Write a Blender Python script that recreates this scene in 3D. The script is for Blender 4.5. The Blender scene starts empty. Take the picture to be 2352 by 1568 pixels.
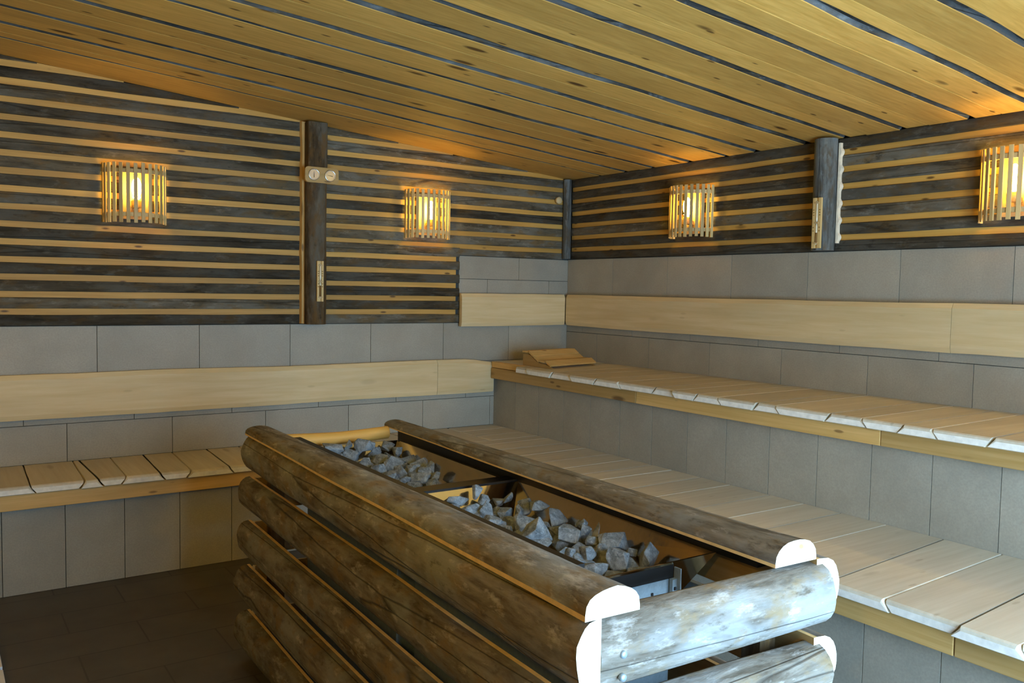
import bpy, bmesh, math, random
from mathutils import Vector, Matrix, noise
random.seed(7)
PI = math.pi
SC = bpy.context.scene
COL = SC.collection

# ---------------------------------------------------------------- materials
class NT:
    """small helper around a material's node tree"""
    def __init__(s, name, rough=0.6, metal=0.0, spec=0.4):
        s.m = bpy.data.materials.new(name); s.m.use_nodes = True
        s.n = s.m.node_tree.nodes; s.l = s.m.node_tree.links
        s.b = s.n['Principled BSDF']
        s.b.inputs['Roughness'].default_value = rough
        s.b.inputs['Metallic'].default_value = metal
        s.b.inputs['Specular IOR Level'].default_value = spec
        s.tc = s.n.new('ShaderNodeTexCoord').outputs['Object']
    def link(s, a, b): s.l.new(a, b)
    def map(s, scale, vec=None, off=None):
        n = s.n.new('ShaderNodeMapping'); n.inputs['Scale'].default_value = scale
        s.link(vec or s.tc, n.inputs['Vector'])
        if off is not None: s.link(off, n.inputs['Location'])
        return n.outputs[0]
    def noise(s, vec, scale=1, detail=4, rough=.55, dist=0):
        n = s.n.new('ShaderNodeTexNoise'); n.inputs['Scale'].default_value = scale
        n.inputs['Detail'].default_value = detail; n.inputs['Roughness'].default_value = rough
        n.inputs['Distortion'].default_value = dist
        s.link(vec, n.inputs['Vector']); return n.outputs['Fac']
    def vor(s, vec, scale=1, feature='F1', out='Distance'):
        n = s.n.new('ShaderNodeTexVoronoi'); n.feature = feature
        n.inputs['Scale'].default_value = scale; s.link(vec, n.inputs['Vector']); return n.outputs[out]
    def ramp(s, fac, stops):
        n = s.n.new('ShaderNodeValToRGB'); e = n.color_ramp.elements
        while len(e) < len(stops): e.new(.5)
        for k, (p, c) in zip(e, stops):
            k.position = p
            k.color = (*c, 1) if isinstance(c, tuple) else (c, c, c, 1)
        s.link(fac, n.inputs[0]); return n.outputs[0]
    def mix(s, fac, a, b, mode='MIX'):
        n = s.n.new('ShaderNodeMix'); n.data_type = 'RGBA'; n.blend_type = mode
        for sock, v in ((n.inputs[0], fac), (n.inputs[6], a), (n.inputs[7], b)):
            if isinstance(v, (int, float)): sock.default_value = v
            elif isinstance(v, tuple): sock.default_value = (*v, 1)
            else: s.link(v, sock)
        return n.outputs[2]
    def math(s, op, a, b=0.0):
        n = s.n.new('ShaderNodeMath'); n.operation = op
        for sock, v in zip(n.inputs, (a, b)):
            if isinstance(v, (int, float)): sock.default_value = v
            else: s.link(v, sock)
        return n.outputs[0]
    def attr(s, name='tint'):
        n = s.n.new('ShaderNodeAttribute'); n.attribute_name = name
        sp = s.n.new('ShaderNodeSeparateColor'); s.link(n.outputs['Color'], sp.inputs[0])
        return sp.outputs[0], sp.outputs[1], n.outputs['Color']
    def bump(s, h, strength=.3, dist=.01):
        n = s.n.new('ShaderNodeBump'); n.inputs['Strength'].default_value = strength
        n.inputs['Distance'].default_value = dist; s.link(h, n.inputs['Height'])
        s.link(n.outputs[0], s.b.inputs['Normal'])
    def color(s, c):
        if isinstance(c, tuple): s.b.inputs['Base Color'].default_value = (*c, 1)
        else: s.link(c, s.b.inputs['Base Color'])
        return s.m

def axscale(ax, along, across):
    v = [across]*3; v['XYZ'.index(ax)] = along; return tuple(v)

def sawn(name, ax, light, dark, knot=(.12, .05, .01), knots=1.0, rough=.6, grain=60, patch=.35):
    """planed or sawn wood with grain along one axis; tint.r = brightness, tint.g = pattern offset"""
    t = NT(name, rough)
    r, g, c = t.attr()
    off = t.n.new('ShaderNodeCombineXYZ'); k = t.math('MULTIPLY', g, 37.0)
    for i in range(3): t.link(k, off.inputs[i])
    v = t.map((1, 1, 1), off=off.outputs[0])
    fine = t.noise(t.map(axscale(ax, 2.0, grain), v), 1, 5, .6, .3)
    broad = t.noise(t.map(axscale(ax, .8, 7), v), 1, 3, .5, .6)
    base = t.mix(t.ramp(fine, [(.3, 0.0), (.7, 1.0)]), dark, light)
    base = t.mix(t.ramp(broad, [(.35, 0.0), (.7, patch)]), base, tuple(.72*a for a in dark))
    kn = t.vor(t.map(axscale(ax, 1.6, 5.5), v), 1)
    kn = t.ramp(kn, [(.07, 1.0), (.13, 0.0)])
    k2 = t.ramp(t.vor(t.map(axscale(ax, 3.1, 11), v), 1), [(.06, .9), (.10, 0.0)])
    kk = t.math('MULTIPLY', t.math('MAXIMUM', kn, k2), knots)
    base = t.mix(kk, base, knot)
    base = t.mix(1.0, base, t.ramp(r, [(0, .62), (1, 1.15)]), 'MULTIPLY')
    t.bump(fine, .25, .002)
    return t.color(base)

def weathered(name, ax, mid, dark, cool, warm, rough=.85, stretch=1.0, bump=.6, hi=(.34, .29, .2), crack=.7):
    """barked or weathered grey-brown timber, long streaks, cool and warm patches, dark drying cracks"""
    t = NT(name, rough, 0, .2)
    r, g, c = t.attr()
    off = t.n.new('ShaderNodeCombineXYZ'); k = t.math('MULTIPLY', g, 53.0)
    for i in range(3): t.link(k, off.inputs[i])
    v = t.map((1, 1, 1), off=off.outputs[0])
    st = t.noise(t.map(axscale(ax, 3*stretch, 28), v), 1, 6, .65, .4)
    p1 = t.noise(t.map(axscale(ax, 2.2*stretch, 7), v), 1, 4, .6)
    p2 = t.noise(t.map(axscale(ax, 3.4*stretch, 9), v, None), 1.7, 4, .6)
    p3 = t.noise(t.map(axscale(ax, 9, 24), v), 1, 5, .7)
    base = t.mix(t.ramp(st, [(.32, 0.0), (.66, 1.0)]), dark, mid)
    base = t.mix(t.ramp(p1, [(.46, 0.0), (.6, .75)]), base, cool)
    base = t.mix(t.ramp(p2, [(.52, 0.0), (.66, .8)]), base, warm)
    base = t.mix(t.ramp(p3, [(.56, 0.0), (.72, .7)]), base, hi)
    base = t.mix(t.ramp(p3, [(.3, .8), (.42, 0.0)]), base, dark)
    cr = t.vor(t.map(axscale(ax, .22, 6), v), 1, 'DISTANCE_TO_EDGE')
    crk = t.ramp(cr, [(.0, 1.0), (.012, 0.0)])
    base = t.mix(t.math('MULTIPLY', crk, crack), base, tuple(.4*a for a in dark))
    base = t.mix(1.0, base, t.ramp(r, [(0, .5), (1, 1.3)]), 'MULTIPLY')
    h = t.math('SUBTRACT', t.math('ADD', st, p3), t.math('MULTIPLY', crk, 1.2))
    t.bump(h, bump, .006)
    return t.color(base)

def stone_tile():
    t = NT('stone tile', .55, 0, .35)
    r, g, c = t.attr()
    a = t.noise(t.map((3, 3, 3)), 1, 5, .6); b = t.noise(t.map((120, 120, 120)), 1, 3, .6)
    base = t.mix(t.ramp(a, [(.3, 0.0), (.7, 1.0)]), (.315, .282, .212), (.395, .355, .268))
    base = t.mix(t.ramp(b, [(.35, .35), (.65, 0.0)]), base, (.22, .20, .165))
    base = t.mix(1.0, base, t.ramp(r, [(0, .93), (1, 1.06)]), 'MULTIPLY')
    t.bump(b, .12, .002)
    return t.color(base)

def end_grain(name, col=(.64, .57, .44)):
    t = NT(name, .7)
    w = t.noise(t.map((25, 25, 25)), 1, 4, .6); c = t.vor(t.map((7, 2, 7)), 1, 'DISTANCE_TO_EDGE')
    base = t.mix(t.ramp(w, [(.3, 0.0), (.7, .35)]), col, (.5, .38, .2))
    kn = t.ramp(t.noise(t.map((9, 9, 9)), 1, 2, .5), [(.66, 0.0), (.72, .85)])
    base = t.mix(kn, base, (.6, .33, .05))
    t.bump(w, .2, .003)
    return t.color(base)

def rock():
    t = NT('grey sauna rock', .8, 0, .3)
    a = t.noise(t.map((14, 14, 14)), 1, 6, .7, .5); b = t.noise(t.map((170, 170, 170)), 1, 3, .7)
    v = t.vor(t.map((9, 13, 7)), 1, 'DISTANCE_TO_EDGE')
    base = t.mix(t.ramp(a, [(.38, 0.0), (.62, 1.0)]), (.11, .125, .13), (.34, .375, .39))
    base = t.mix(t.ramp(b, [(.55, 0.0), (.7, .6)]), base, (.5, .56, .58))
    base = t.mix(t.ramp(b, [(.28, .5), (.42, 0.0)]), base, (.05, .055, .06))
    base = t.mix(t.ramp(v, [(0, .35), (.02, 0.0)]), base, (.5, .5, .47))
    t.bump(t.math('ADD', a, t.math('MULTIPLY', b, .4)), .5, .006)
    return t.color(base)

def plain(name, col, rough=.5, metal=0.0, spec=.5, var=.12, sc=30):
    t = NT(name, rough, metal, spec)
    a = t.noise(t.map((sc, sc, sc)), 1, 4, .6)
    return t.color(t.mix(t.ramp(a, [(.3, 0.0), (.7, 1.0)]), tuple(x*(1-var) for x in col), tuple(min(1, x*(1+var)) for x in col)))

def brushed(name, col, rough, ax='Z'):
    t = NT(name, rough, 1.0)
    a = t.noise(t.map(axscale(ax, 1.5, 90)), 1, 4, .6)
    s = t.ramp(a, [(.3, rough*.75), (.7, min(1, rough*1.35))]); t.link(s, t.b.inputs['Roughness'])
    t.bump(a, .05, .001)
    return t.color(t.mix(t.ramp(a, [(.35, 0.0), (.7, 1.0)]), tuple(.9*x for x in col), col))

def emit(name, col, strength):
    t = NT(name, .4)
    t.b.inputs['Emission Color'].default_value = (*col, 1); t.b.inputs['Emission Strength'].default_value = strength
    return t.color((.9, .9, .85))

def floor_mat():
    t = NT('dark floor tile', .45, 0, .45)
    br = t.n.new('ShaderNodeTexBrick'); br.offset = .5
    br.inputs['Color1'].default_value = (.075, .068, .055, 1); br.inputs['Color2'].default_value = (.095, .085, .068, 1)
    br.inputs['Mortar'].default_value = (.03, .027, .022, 1)
    br.inputs['Scale'].default_value = 1; br.inputs['Mortar Size'].default_value = .004
    br.inputs['Brick Width'].default_value = .6; br.inputs['Row Height'].default_value = .3
    t.link(t.map((1, 1, 1)), br.inputs['Vector'])
    a = t.noise(t.map((5, 5, 5)), 1, 5, .6)
    base = t.mix(t.ramp(a, [(.35, 0.0), (.7, .6)]), br.outputs['Color'], (.045, .036, .026))
    return t.color(base)

M = {}
M['tile'] = stone_tile()
M['grout'] = plain('dark grout', (.05, .055, .05), .9)
PINE_L, PINE_D = (.82, .475, .115), (.62, .325, .06)
for a in 'XYZ':
    M['pine'+a] = sawn('knotty pine '+a, a, PINE_L, PINE_D)
    M['slab'+a] = weathered('weathered slab board '+a, a, (.13, .106, .068), (.038, .029, .016), (.135, .124, .096), (.125, .078, .028), bump=.6, crack=.5, hi=(.215, .195, .155))
    M['log'+a] = weathered('peeled weathered log '+a, a, (.30, .27, .215), (.085, .066, .042), (.31, .32, .30), (.25, .175, .085), stretch=1.5, bump=.5, hi=(.60, .57, .50))
    M['bench'+a] = sawn('pale bench wood '+a, a, (.68, .61, .47), (.58, .50, .36), knot=(.25, .17, .08), knots=.35, patch=.3, grain=45)
    M['fascia'+a] = sawn('ochre fascia wood '+a, a, (.70, .44, .16), (.56, .33, .09), knot=(.15, .07, .02), knots=.8)
    M['back'+a] = sawn('backrest wood '+a, a, (.72, .56, .31), (.62, .45, .21), knot=(.2, .12, .05), knots=.2, patch=.35, grain=30)
    M['guard'+a] = sawn('lamp slat wood '+a, a, (.76, .53, .22), (.64, .42, .15), knots=0, patch=.15)
M['bark'] = weathered('dark recessed bark board', 'X', (.07, .066, .056), (.02, .018, .014), (.12, .122, .115), (.08, .05, .02), bump=.8, crack=.3, hi=(.19, .195, .185))
M['post_grey'] = weathered('grey peeled post', 'Z', (.17, .18, .165), (.06, .055, .045), (.2, .225, .225), (.1, .07, .035), bump=.35, hi=(.25, .27, .26))
M['post_brown'] = weathered('brown post', 'Z', (.10, .062, .026), (.035, .022, .010), (.13, .115, .085), (.13, .07, .02), bump=.5, hi=(.16, .14, .1))
M['end'] = end_grain('pale log end')
M['benchend'] = plain('pale bench end grain', (.82, .77, .66), .7)
M['inner'] = sawn('sawn inner face', 'Y', (.46, .30, .12), (.34, .20, .06), knots=.5)
M['rim'] = plain('pale sawn log edge', (.74, .52, .22), .6)
M['rock'] = rock()
M['black'] = plain('black steel', (.012, .011, .01), .45, .3)
M['dark'] = plain('dark interior', (.02, .017, .013), .8)
M['mirror'] = brushed('polished steel', (.66, .58, .46), .12)
M['galv'] = plain('galvanised steel', (.34, .42, .45), .45, .5, var=.12, sc=60)
M['sealant'] = plain('cream sealant', (.78, .66, .47), .7)
M['lampback'] = plain('lamp mount', (.5, .34, .15), .6)
M['socket'] = plain('ceramic socket', (.62, .45, .2), .35)
BULB = lambda k: emit('lit bulb %d' % k, (1.0, .68, .11), k)
M['chrome'] = plain('dial chrome', (.7, .72, .74), .25, 1.0, var=.03)
M['dial'] = plain('dial face', (.78, .90, .95), .18, var=.03)
M['ink'] = plain('dial ink', (.03, .04, .045), .6)
M['glass'] = plain('clear tube', (.75, .66, .45), .08, 0, .8, var=.05)
M['sand'] = plain('brown sand', (.20, .10, .02), .8)
M['plaster'] = plain('dark timber lining', (.20, .135, .065), .8, var=.15, sc=4)
M['white'] = plain('white paint', (.75, .76, .78), .5, var=.03)
M['floor'] = floor_mat()

# ---------------------------------------------------------------- mesh helpers
class MB:
    """collects faces for ONE mesh object; every face has a material slot and a tint (brightness, pattern offset)"""
    def __init__(s): s.v = []; s.f = []; s.mi = []; s.t = []; s.sm = []; s.mats = []
    def mat(s, m):
        if m not in s.mats: s.mats.append(m)
        return s.mats.index(m)
    def add(s, vs, fs, m, tint=None, smooth=False):
        tint = tint or (random.random(), random.random())
        b = len(s.v); s.v += [tuple(p) for p in vs]
        ms = m if isinstance(m, list) else [m]*len(fs)
        for f, mm in zip(fs, ms):
            s.f.append([b+i for i in f]); s.mi.append(s.mat(mm)); s.t.append(tint); s.sm.append(smooth)
    def box(s, x0, x1, y0, y1, z0, z1, m, tint=None):
        x0, x1 = sorted((x0, x1)); y0, y1 = sorted((y0, y1)); z0, z1 = sorted((z0, z1))
        vs = [(x, y, z) for z in (z0, z1) for y in (y0, y1) for x in (x0, x1)]
        s.add(vs, [(0, 2, 3, 1), (4, 5, 7, 6), (0, 1, 5, 4), (2, 6, 7, 3), (0, 4, 6, 2), (1, 3, 7, 5)], m, tint)
    def sweep(s, rings, m, cap0=None, cap1=None, tint=None, smooth=True, edge_mats=None):
        """rings: lists of points, same count; closed sections"""
        tint = tint or (random.random(), random.random())
        n = len(rings[0]); vs = [p for r in rings for p in r]; fs = []; ms = []
        for i in range(len(rings)-1):
            for j in range(n):
                k = (j+1) % n
                fs.append((i*n+j, i*n+k, (i+1)*n+k, (i+1)*n+j)); ms.append(edge_mats[j] if edge_mats else m)
        b = len(s.f); s.add(vs, fs, ms, tint, smooth)
        if edge_mats:
            for q in range(b, len(s.f)):
                if edge_mats[(q-b) % n] is not m: s.sm[q] = False
        s.add(rings[0], [tuple(reversed(range(n)))], cap0 or m, tint)
        s.add(rings[-1], [tuple(range(n))], cap1 or m, tint)
    def tube(s, p0, p1, r0, r1, m, n=16, tint=None, cap=None):
        p0 = Vector(p0); p1 = Vector(p1); d = (p1-p0).normalized()
        a = d.orthogonal().normalized(); b = d.cross(a)
        R = [[p + (a*math.cos(2*PI*k/n)+b*math.sin(2*PI*k/n))*r for k in range(n)] for p, r in ((p0, r0), (p1, r1))]
        s.sweep(R, m, cap, cap, tint)
    def revolve(s, prof, c, m, n=20, axis='Z', tint=None):
        """prof: (radius, height) list"""
        c = Vector(c); R = []
        for r, h in prof:
            ring = []
            for k in range(n):
                a = 2*PI*k/n
                p = {'Z': (r*math.cos(a), r*math.sin(a), h), 'Y': (r*math.cos(a), h, -r*math.sin(a)), 'X': (h, r*math.cos(a), r*math.sin(a))}[axis]
                ring.append(c+Vector(p))
            R.append(ring)
        s.sweep(R, m, tint=tint)
    def build(s, name, parent=None, loc=(0, 0, 0), kind=None, label=None, cat=None, group=None, bevel=0, recalc=True):
        """vertices are in world space; the object's origin is put at loc"""
        me = bpy.data.meshes.new(name)
        L = Vector(loc)
        me.from_pydata([tuple(Vector(p)-L) for p in s.v], [], s.f)
        for m in s.mats: me.materials.append(m)
        me.polygons.foreach_set('material_index', s.mi); me.polygons.foreach_set('use_smooth', s.sm)
        ca = me.color_attributes.new('tint', 'FLOAT_COLOR', 'CORNER')
        arr = []
        for p, t in zip(me.polygons, s.t): arr += [t[0], t[1], 0, 1]*p.loop_total
        ca.data.foreach_set('color', arr)
        if recalc:
            bm = bmesh.new(); bm.from_mesh(me); bmesh.ops.recalc_face_normals(bm, faces=bm.faces); bm.to_mesh(me); bm.free()
        me.update()
        o = bpy.data.objects.new(name, me); COL.objects.link(o)
        o.location = L - (Vector(parent['_o']) if parent is not None else Vector((0, 0, 0)))
        if parent is not None: o.parent = parent
        o['_o'] = tuple(L)
        if bevel:
            b = o.modifiers.new('bevel', 'BEVEL'); b.width = bevel; b.segments = 2; b.limit_method = 'ANGLE'; b.angle_limit = .7
        tag(o, label, cat, group, kind)
        return o

def tag(o, label=None, cat=None, group=None, kind=None):
    if label: o['label'] = label
    if cat: o['category'] = cat
    if group: o['group'] = group
    if kind: o['kind'] = kind
    return o

def empty(name, loc, label, cat, group=None):
    o = bpy.data.objects.new(name, None); COL.objects.link(o); o.location = loc; o.empty_display_size = .1
    o['_o'] = tuple(loc)
    return tag(o, label, cat, group)

def nz(x, y=0.0, z=0.0): return noise.noise(Vector((x, y, z)))

CEIL = lambda x: 2.59 - .087*x
XL, YN = -6.6, -5.95            # far ends of the room to the left and behind the camera
# ================================================================ THE ROOM
G = .0035
def tile_x(mb, y, x0, x1, z0, z1, j0, pitch, th=.012, n=(0, -1)):
    """tiles on a wall whose face is the plane y, joints at j0 + k*pitch along x; face looks towards -y"""
    js = sorted(j0+k*pitch for k in range(-40, 40)); xs = [x0]+[j for j in js if x0+.02 < j < x1-.02]+[x1]
    for a, b in zip(xs, xs[1:]): mb.box(a+G/2, b-G/2, y-.001, y+th, z0+G/2, z1-G/2, M['tile'])
def tile_y(mb, x, y0, y1, z0, z1, j0, pitch, th=.012):
    js = sorted(j0+k*pitch for k in range(-40, 40)); ys = [y0]+[j for j in js if y0+.02 < j < y1-.02]+[y1]
    for a, b in zip(ys, ys[1:]): mb.box(x-.001, x+th, a+G/2, b-G/2, z0+G/2, z1-G/2, M['tile'])

# floor
mb = MB(); mb.box(XL-.2, .2, YN-.2, .2, -.1, 0, M['floor']); mb.build('floor', kind='structure')

# left wall (plane y=0) : core, tiles, cladding
def prism_wall_y(mb, y0, y1, x0, x1, m, z0=0):
    vs = [(x0, y0, z0), (x1, y0, z0), (x1, y0, CEIL(x1)), (x0, y0, CEIL(x0)), (x0, y1, z0), (x1, y1, z0), (x1, y1, CEIL(x1)), (x0, y1, CEIL(x0))]
    mb.add(vs, [(0, 1, 2, 3), (7, 6, 5, 4), (0, 4, 5, 1), (1, 5, 6, 2), (2, 6, 7, 3), (3, 7, 4, 0)], m)
mb = MB(); prism_wall_y(mb, .014, .2, XL, .2, M['grout']); wl = mb.build('wall_left', kind='structure')
mb = MB()
tile_x(mb, 0, XL, 0, .604, .833, -1.357, .6)
tile_x(mb, 0, XL, 0, .833, 1.115, -.982, .6)
tile_x(mb, 0, XL, 0, 1.115, 1.415, -.588, .6)
tile_x(mb, 0, -1.057, 0, 1.415, 1.753, -.797, .6)
tile_x(mb, 0, -1.057, 0, 1.753, 1.93, -.498, .6)
mb.build('tiling', wl)

SL = [1.5+.1*k for k in range(0, 15)]
# left of the post the boards climb with the sloping ceiling, so the strips only run as far as they fit
def clad_left():
    pale = MB(); slab = MB()
    def run(a0, a1, lo, strips, zbot, e0):
        bands = [zbot]+[z for z in strips if z >= lo]
        for z in bands[1:]:
            # how far right does this strip stay under the ceiling
            amax = min(a1-e0, (2.59-(z-.012))/.087)
            if amax <= a0+.05: continue
            n = max(2, int((amax-a0)/.25)); rings = []
            for k in range(n+1):
                a = a0+(amax-a0)*k/n; w = .0025*nz(a*3, z*9)
                zt = min(z+.03+w, CEIL(a)-.001)
                rings.append([(a, .013, z-.03+w), (a, .013, zt), (a, -.006, zt), (a, -.006, z-.03+w)])
            pale.sweep(rings, M['pineX'], smooth=False, tint=(random.uniform(0, .45), random.random()))
        prev = zbot
        edges = []
        for z in bands[1:]: edges.append((prev, z-.018)); prev = z+.018
        edges.append((prev, prev+.07))
        for b0, b1 in edges:
            amax = min(a1, (2.59-b0-.01)/.087)
            if amax <= a0+.05: continue
            n = max(3, int((amax-a0)/.12)); rings = []; seed = random.random()*50; tint = (random.random()**1.3, random.random())
            for k in range(n+1):
                a = a0+(amax-a0)*k/n; top = min(b1, CEIL(a)-.001)
                w0 = .004*nz(a*2.2+seed, 1)*(b0 > zbot); w1 = .004*nz(a*2.2+seed, 7)*(top == b1); t = .011+.003*nz(a*1.5+seed, 3)
                lo_, hi_ = b0+w0, top+w1; q = min(.006, (hi_-lo_)*.3)
                rings.append([(a, .013, lo_), (a, -t*.8, lo_), (a, -t, lo_+q), (a, -t*1.06, (lo_+hi_)/2), (a, -t, hi_-q), (a, -t*.8, hi_), (a, .013, hi_)])
            slab.sweep(rings, M['slabX'], tint=tint, smooth=True)
    run(XL, -2.29, 1.4, SL, 1.417, 0)
    run(-2.17, -1.057, 1.4, [z for z in SL if z < 1.95], 1.417, .03)
    run(-2.17, -.07, 1.95, [z for z in SL if z > 1.95], 1.932, 0)
    pale.build('pine_batten', wl); slab.build('slab_cladding', wl)
clad_left()

# right wall (plane x=0)
mb = MB(); mb.box(.014, .2, YN, .2, 0, 2.589, M['grout']); wr = mb.build('wall_right', kind='structure')
mb = MB()
tile_y(mb, 0, YN, 0, 1.06, 1.336, -.398, .6)
tile_y(mb, 0, YN, 0, 1.336, 1.634, -.211, .6)
tile_y(mb, 0, YN, 0, 1.634, 1.934, -.57, .6)
mb.build('tiling', wr)
SR = [2.014+.0985*k for k in range(6)]
def clad_right():
    pale = MB(); slab = MB()
    for (a0, a1) in ((YN, -2.56), (-2.49, -.05)):
        for z in SR:
            n = max(2, int((a1-a0)/.25)); rings = []
            for k in range(n+1):
                a = a0+(a1-a0)*k/n; w = .0025*nz(a*3, z*9+5)
                rings.append([(.013, a, z-.03+w), (.013, a, z+.03+w), (-.004, a, z+.03+w), (-.004, a, z-.03+w)])
            pale.sweep(rings, M['pineY'], smooth=False, tint=(random.uniform(0, .45), random.random()))
        prev = 1.936; edges = []
        for z in SR: edges.append((prev, z-.017)); prev = z+.017
        edges.append((prev, 2.588))
        for b0, b1 in edges:
            n = int((a1-a0)/.12); rings = []; seed = random.random()*50; tint = (random.random()**1.3, random.random())
            for k in range(n+1):
                a = a0+(a1-a0)*k/n
                w0 = .004*nz(a*2.2+seed, 1)*(b0 > 1.94); w1 = .004*nz(a*2.2+seed, 7)*(b1 < 2.58); t = .011+.003*nz(a*1.5+seed, 3)
                lo_, hi_ = b0+w0, b1+w1; q = min(.006, (hi_-lo_)*.3)
                rings.append([(.013, a, lo_), (-t*.8, a, lo_), (-t, a, lo_+q), (-t*1.06, a, (lo_+hi_)/2), (-t, a, hi_-q), (-t*.8, a, hi_), (.013, a, hi_)])
            slab.sweep(rings, M['slabY'], tint=tint, smooth=True)
    pale.build('pine_batten', wr); slab.build('slab_cladding', wr)
clad_right()

# ceiling: wide waney pine boards under a layer of dark bark boards, sloping up to the left
mb = MB()
x0, x1 = XL-.2, .2
vs = [(x0, YN-.2, CEIL(x0)+.02), (x1, YN-.2, CEIL(x1)+.02), (x1, .2, CEIL(x1)+.02), (x0, .2, CEIL(x0)+.02)]
vs += [(a, b, c+.12) for a, b, c in vs]
mb.add(vs, [(0, 1, 2, 3), (7, 6, 5, 4), (0, 4, 5, 1), (1, 5, 6, 2), (2, 6, 7, 3), (3, 7, 4, 0)], M['bark'], (.8, .5))
ceil_o = mb.build('ceiling', kind='structure')
gaps = [.40, .70, 1.0, 1.375, 1.705, 1.955, 2.333, 2.605, 2.955, 3.32, 3.655, 3.99, 4.33, 4.66, 5.02, 5.38, 5.7, 6.1, 6.5]
gw = [.028, .032, .030, .038, .032, .042, .044, .034, .028, .032, .034, .036] + [.036]*7
seams = {.52: 1, .86: 1, 1.19: 1, 2.735: 1, 3.10: 1, 3.475: 1, 3.76: 1, 2.13: 1}
mb = MB()
def gy(i, x, side):
    y = gaps[i]; s = i*7.3
    c = .012*nz(x*1.1+s, 2)+.008*nz(x*3.1+s, 5); w = gw[i]/2*(1+.6*nz(x*1.7+s, side*9))
    return -(y+c+side*w)
edges = [(lambda x: -.004, None)]
NX = 64
for i in range(len(gaps)+1):
    inner = [s for s in seams if (gaps[i-1] if i else 0) < s < (gaps[i] if i < len(gaps) else 9)]
    lefts = [(lambda x, i=i: gy(i-1, x, 1)) if i else (lambda x: -.001)]
    for s_ in inner: lefts.append(lambda x, s_=s_: -(s_+.006*nz(x*1.3+s_*5)))
    rights = lefts[1:]+[(lambda x, i=i: gy(i, x, -1)) if i < len(gaps) else (lambda x: YN)]
    for q, (fa, fb) in enumerate(zip(lefts, rights)):
        rings = []; tint = (.3+.7*random.random(), random.random()); drop = .003*q+random.uniform(0, .004)
        for k in range(NX+1):
            x = XL+(0-.002-XL)*k/NX; z = CEIL(x)-drop
            ya = fa(x)-.0015*(q > 0); yb = fb(x)+.0015*(q < len(lefts)-1)
            ba = .007 if q == 0 and i else .002; bb = .007 if q == len(lefts)-1 and i < len(gaps) else .002
            rings.append([(x, ya+ba*.6, z+.022), (x, ya-ba*.4, z+.002), (x, ya-ba*.4-.003, z), (x, yb+bb*.4+.003, z), (x, yb+bb*.4, z+.002), (x, yb-bb*.6, z+.022)])
        P_, K_ = M['pineX'], M['bark']
        mb.sweep(rings, P_, tint=tint, smooth=False, edge_mats=[K_ if (q == 0 and i) else P_, P_, P_, P_, K_ if (q == len(lefts)-1 and i < len(gaps)) else P_, P_])
mb.build('plank_lining', ceil_o)

# the two walls behind and beside the camera, with the glazed door the daylight comes from
mb = MB(); mb.box(XL-.2, XL, YN, .2, 0, CEIL(XL), M['plaster']); mb.build('wall_side', kind='structure')
OX0, OX1, OZ1 = -3.7, -1.2, 2.08
mb = MB()
prism_wall_y(mb, YN-.2, YN, XL, OX0, M['plaster']); prism_wall_y(mb, YN-.2, YN, OX1, .2, M['plaster']); prism_wall_y(mb, YN-.2, YN, OX0, OX1, M['plaster'], OZ1)
mb.build('wall_behind', kind='structure')
mb = MB()
for a, b in ((OX0, OX0+.06), (OX1-.06, OX1), (-2.48, -2.42)): mb.box(a, b, YN-.13, YN-.06, 0, OZ1, M['white'])
mb.box(OX0+.06, OX1-.06, YN-.13, YN-.06, OZ1-.06, OZ1, M['white']); mb.box(OX0+.06, OX1-.06, YN-.13, YN-.06, 0, .05, M['white'])
win = mb.build('window_1', kind='structure')
gm = bpy.data.materials.new('window glass'); gm.use_nodes = True
n_ = gm.node_tree.nodes; n_.clear(); l_ = gm.node_tree.links
tr = n_.new('ShaderNodeBsdfTransparent'); gl = n_.new('ShaderNodeBsdfGlossy'); mx = n_.new('ShaderNodeMixShader'); ou = n_.new('ShaderNodeOutputMaterial')
gl.inputs['Roughness'].default_value = .02; tr.inputs['Color'].default_value = (.95, .97, .98, 1)
mx.inputs[0].default_value = .08; l_.new(tr.outputs[0], mx.inputs[1]); l_.new(gl.outputs[0], mx.inputs[2]); l_.new(mx.outputs[0], ou.inputs[0])
mb = MB(); mb.box(OX0+.06, -2.48, YN-.1, YN-.09, .05, OZ1-.06, gm); mb.box(-2.42, OX1-.06, YN-.1, YN-.09, .05, OZ1-.06, gm); mb.build('pane', win)

# ================================================================ POSTS
def post(name, cx, cy, r, z0, ztop, m, label, flat=None, split=None):
    mb = MB(); n = 22; rings = []; N = 18; tint = (.6, random.random())
    for k in range(N+1):
        z = z0+(ztop-z0)*k/N; ring = []
        for j in range(n):
            a = 2*PI*j/n; rr = r*(1+.05*nz(math.cos(a)*1.5+cx, math.sin(a)*1.5, z*2.2))
            px, py = rr*math.cos(a), rr*math.sin(a)
            if flat and z > flat: py = max(py, -r*.72); px = max(-r*.93, min(r*.93, px*1.25))
            ring.append((cx+px, cy+py, z))
        rings.append(ring)
    if split:
        k = int((split-z0)/(ztop-z0)*N)
        mb.sweep(rings[:k+1], m, tint=tint); mb.sweep(rings[k:], M['post_brown'], tint=(.35, .2))
    else: mb.sweep(rings, m, tint=tint)
    return mb
pb = post('p', -2.238, -.075, .073, 1.417, CEIL(-2.165)-.004, M['post_brown'], '', flat=2.45)
lp = empty('wooden_post', (-2.238, -.075, 1.417), 'brown and grey weathered wooden post on the left wall carrying the twin dial gauge', 'post')
pb.build('log_shaft', lp, (-2.238, -.075, 1.417))
mb = MB(); rings = []
for k in range(41):
    z = 1.42+(2.78-1.42)*k/40; w = .008+.006*nz(z*6)
    rings.append([(-2.318-w, -.006, z), (-2.306, -.006, z), (-2.300, -.05, z), (-2.312-w, -.04, z)])
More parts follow.
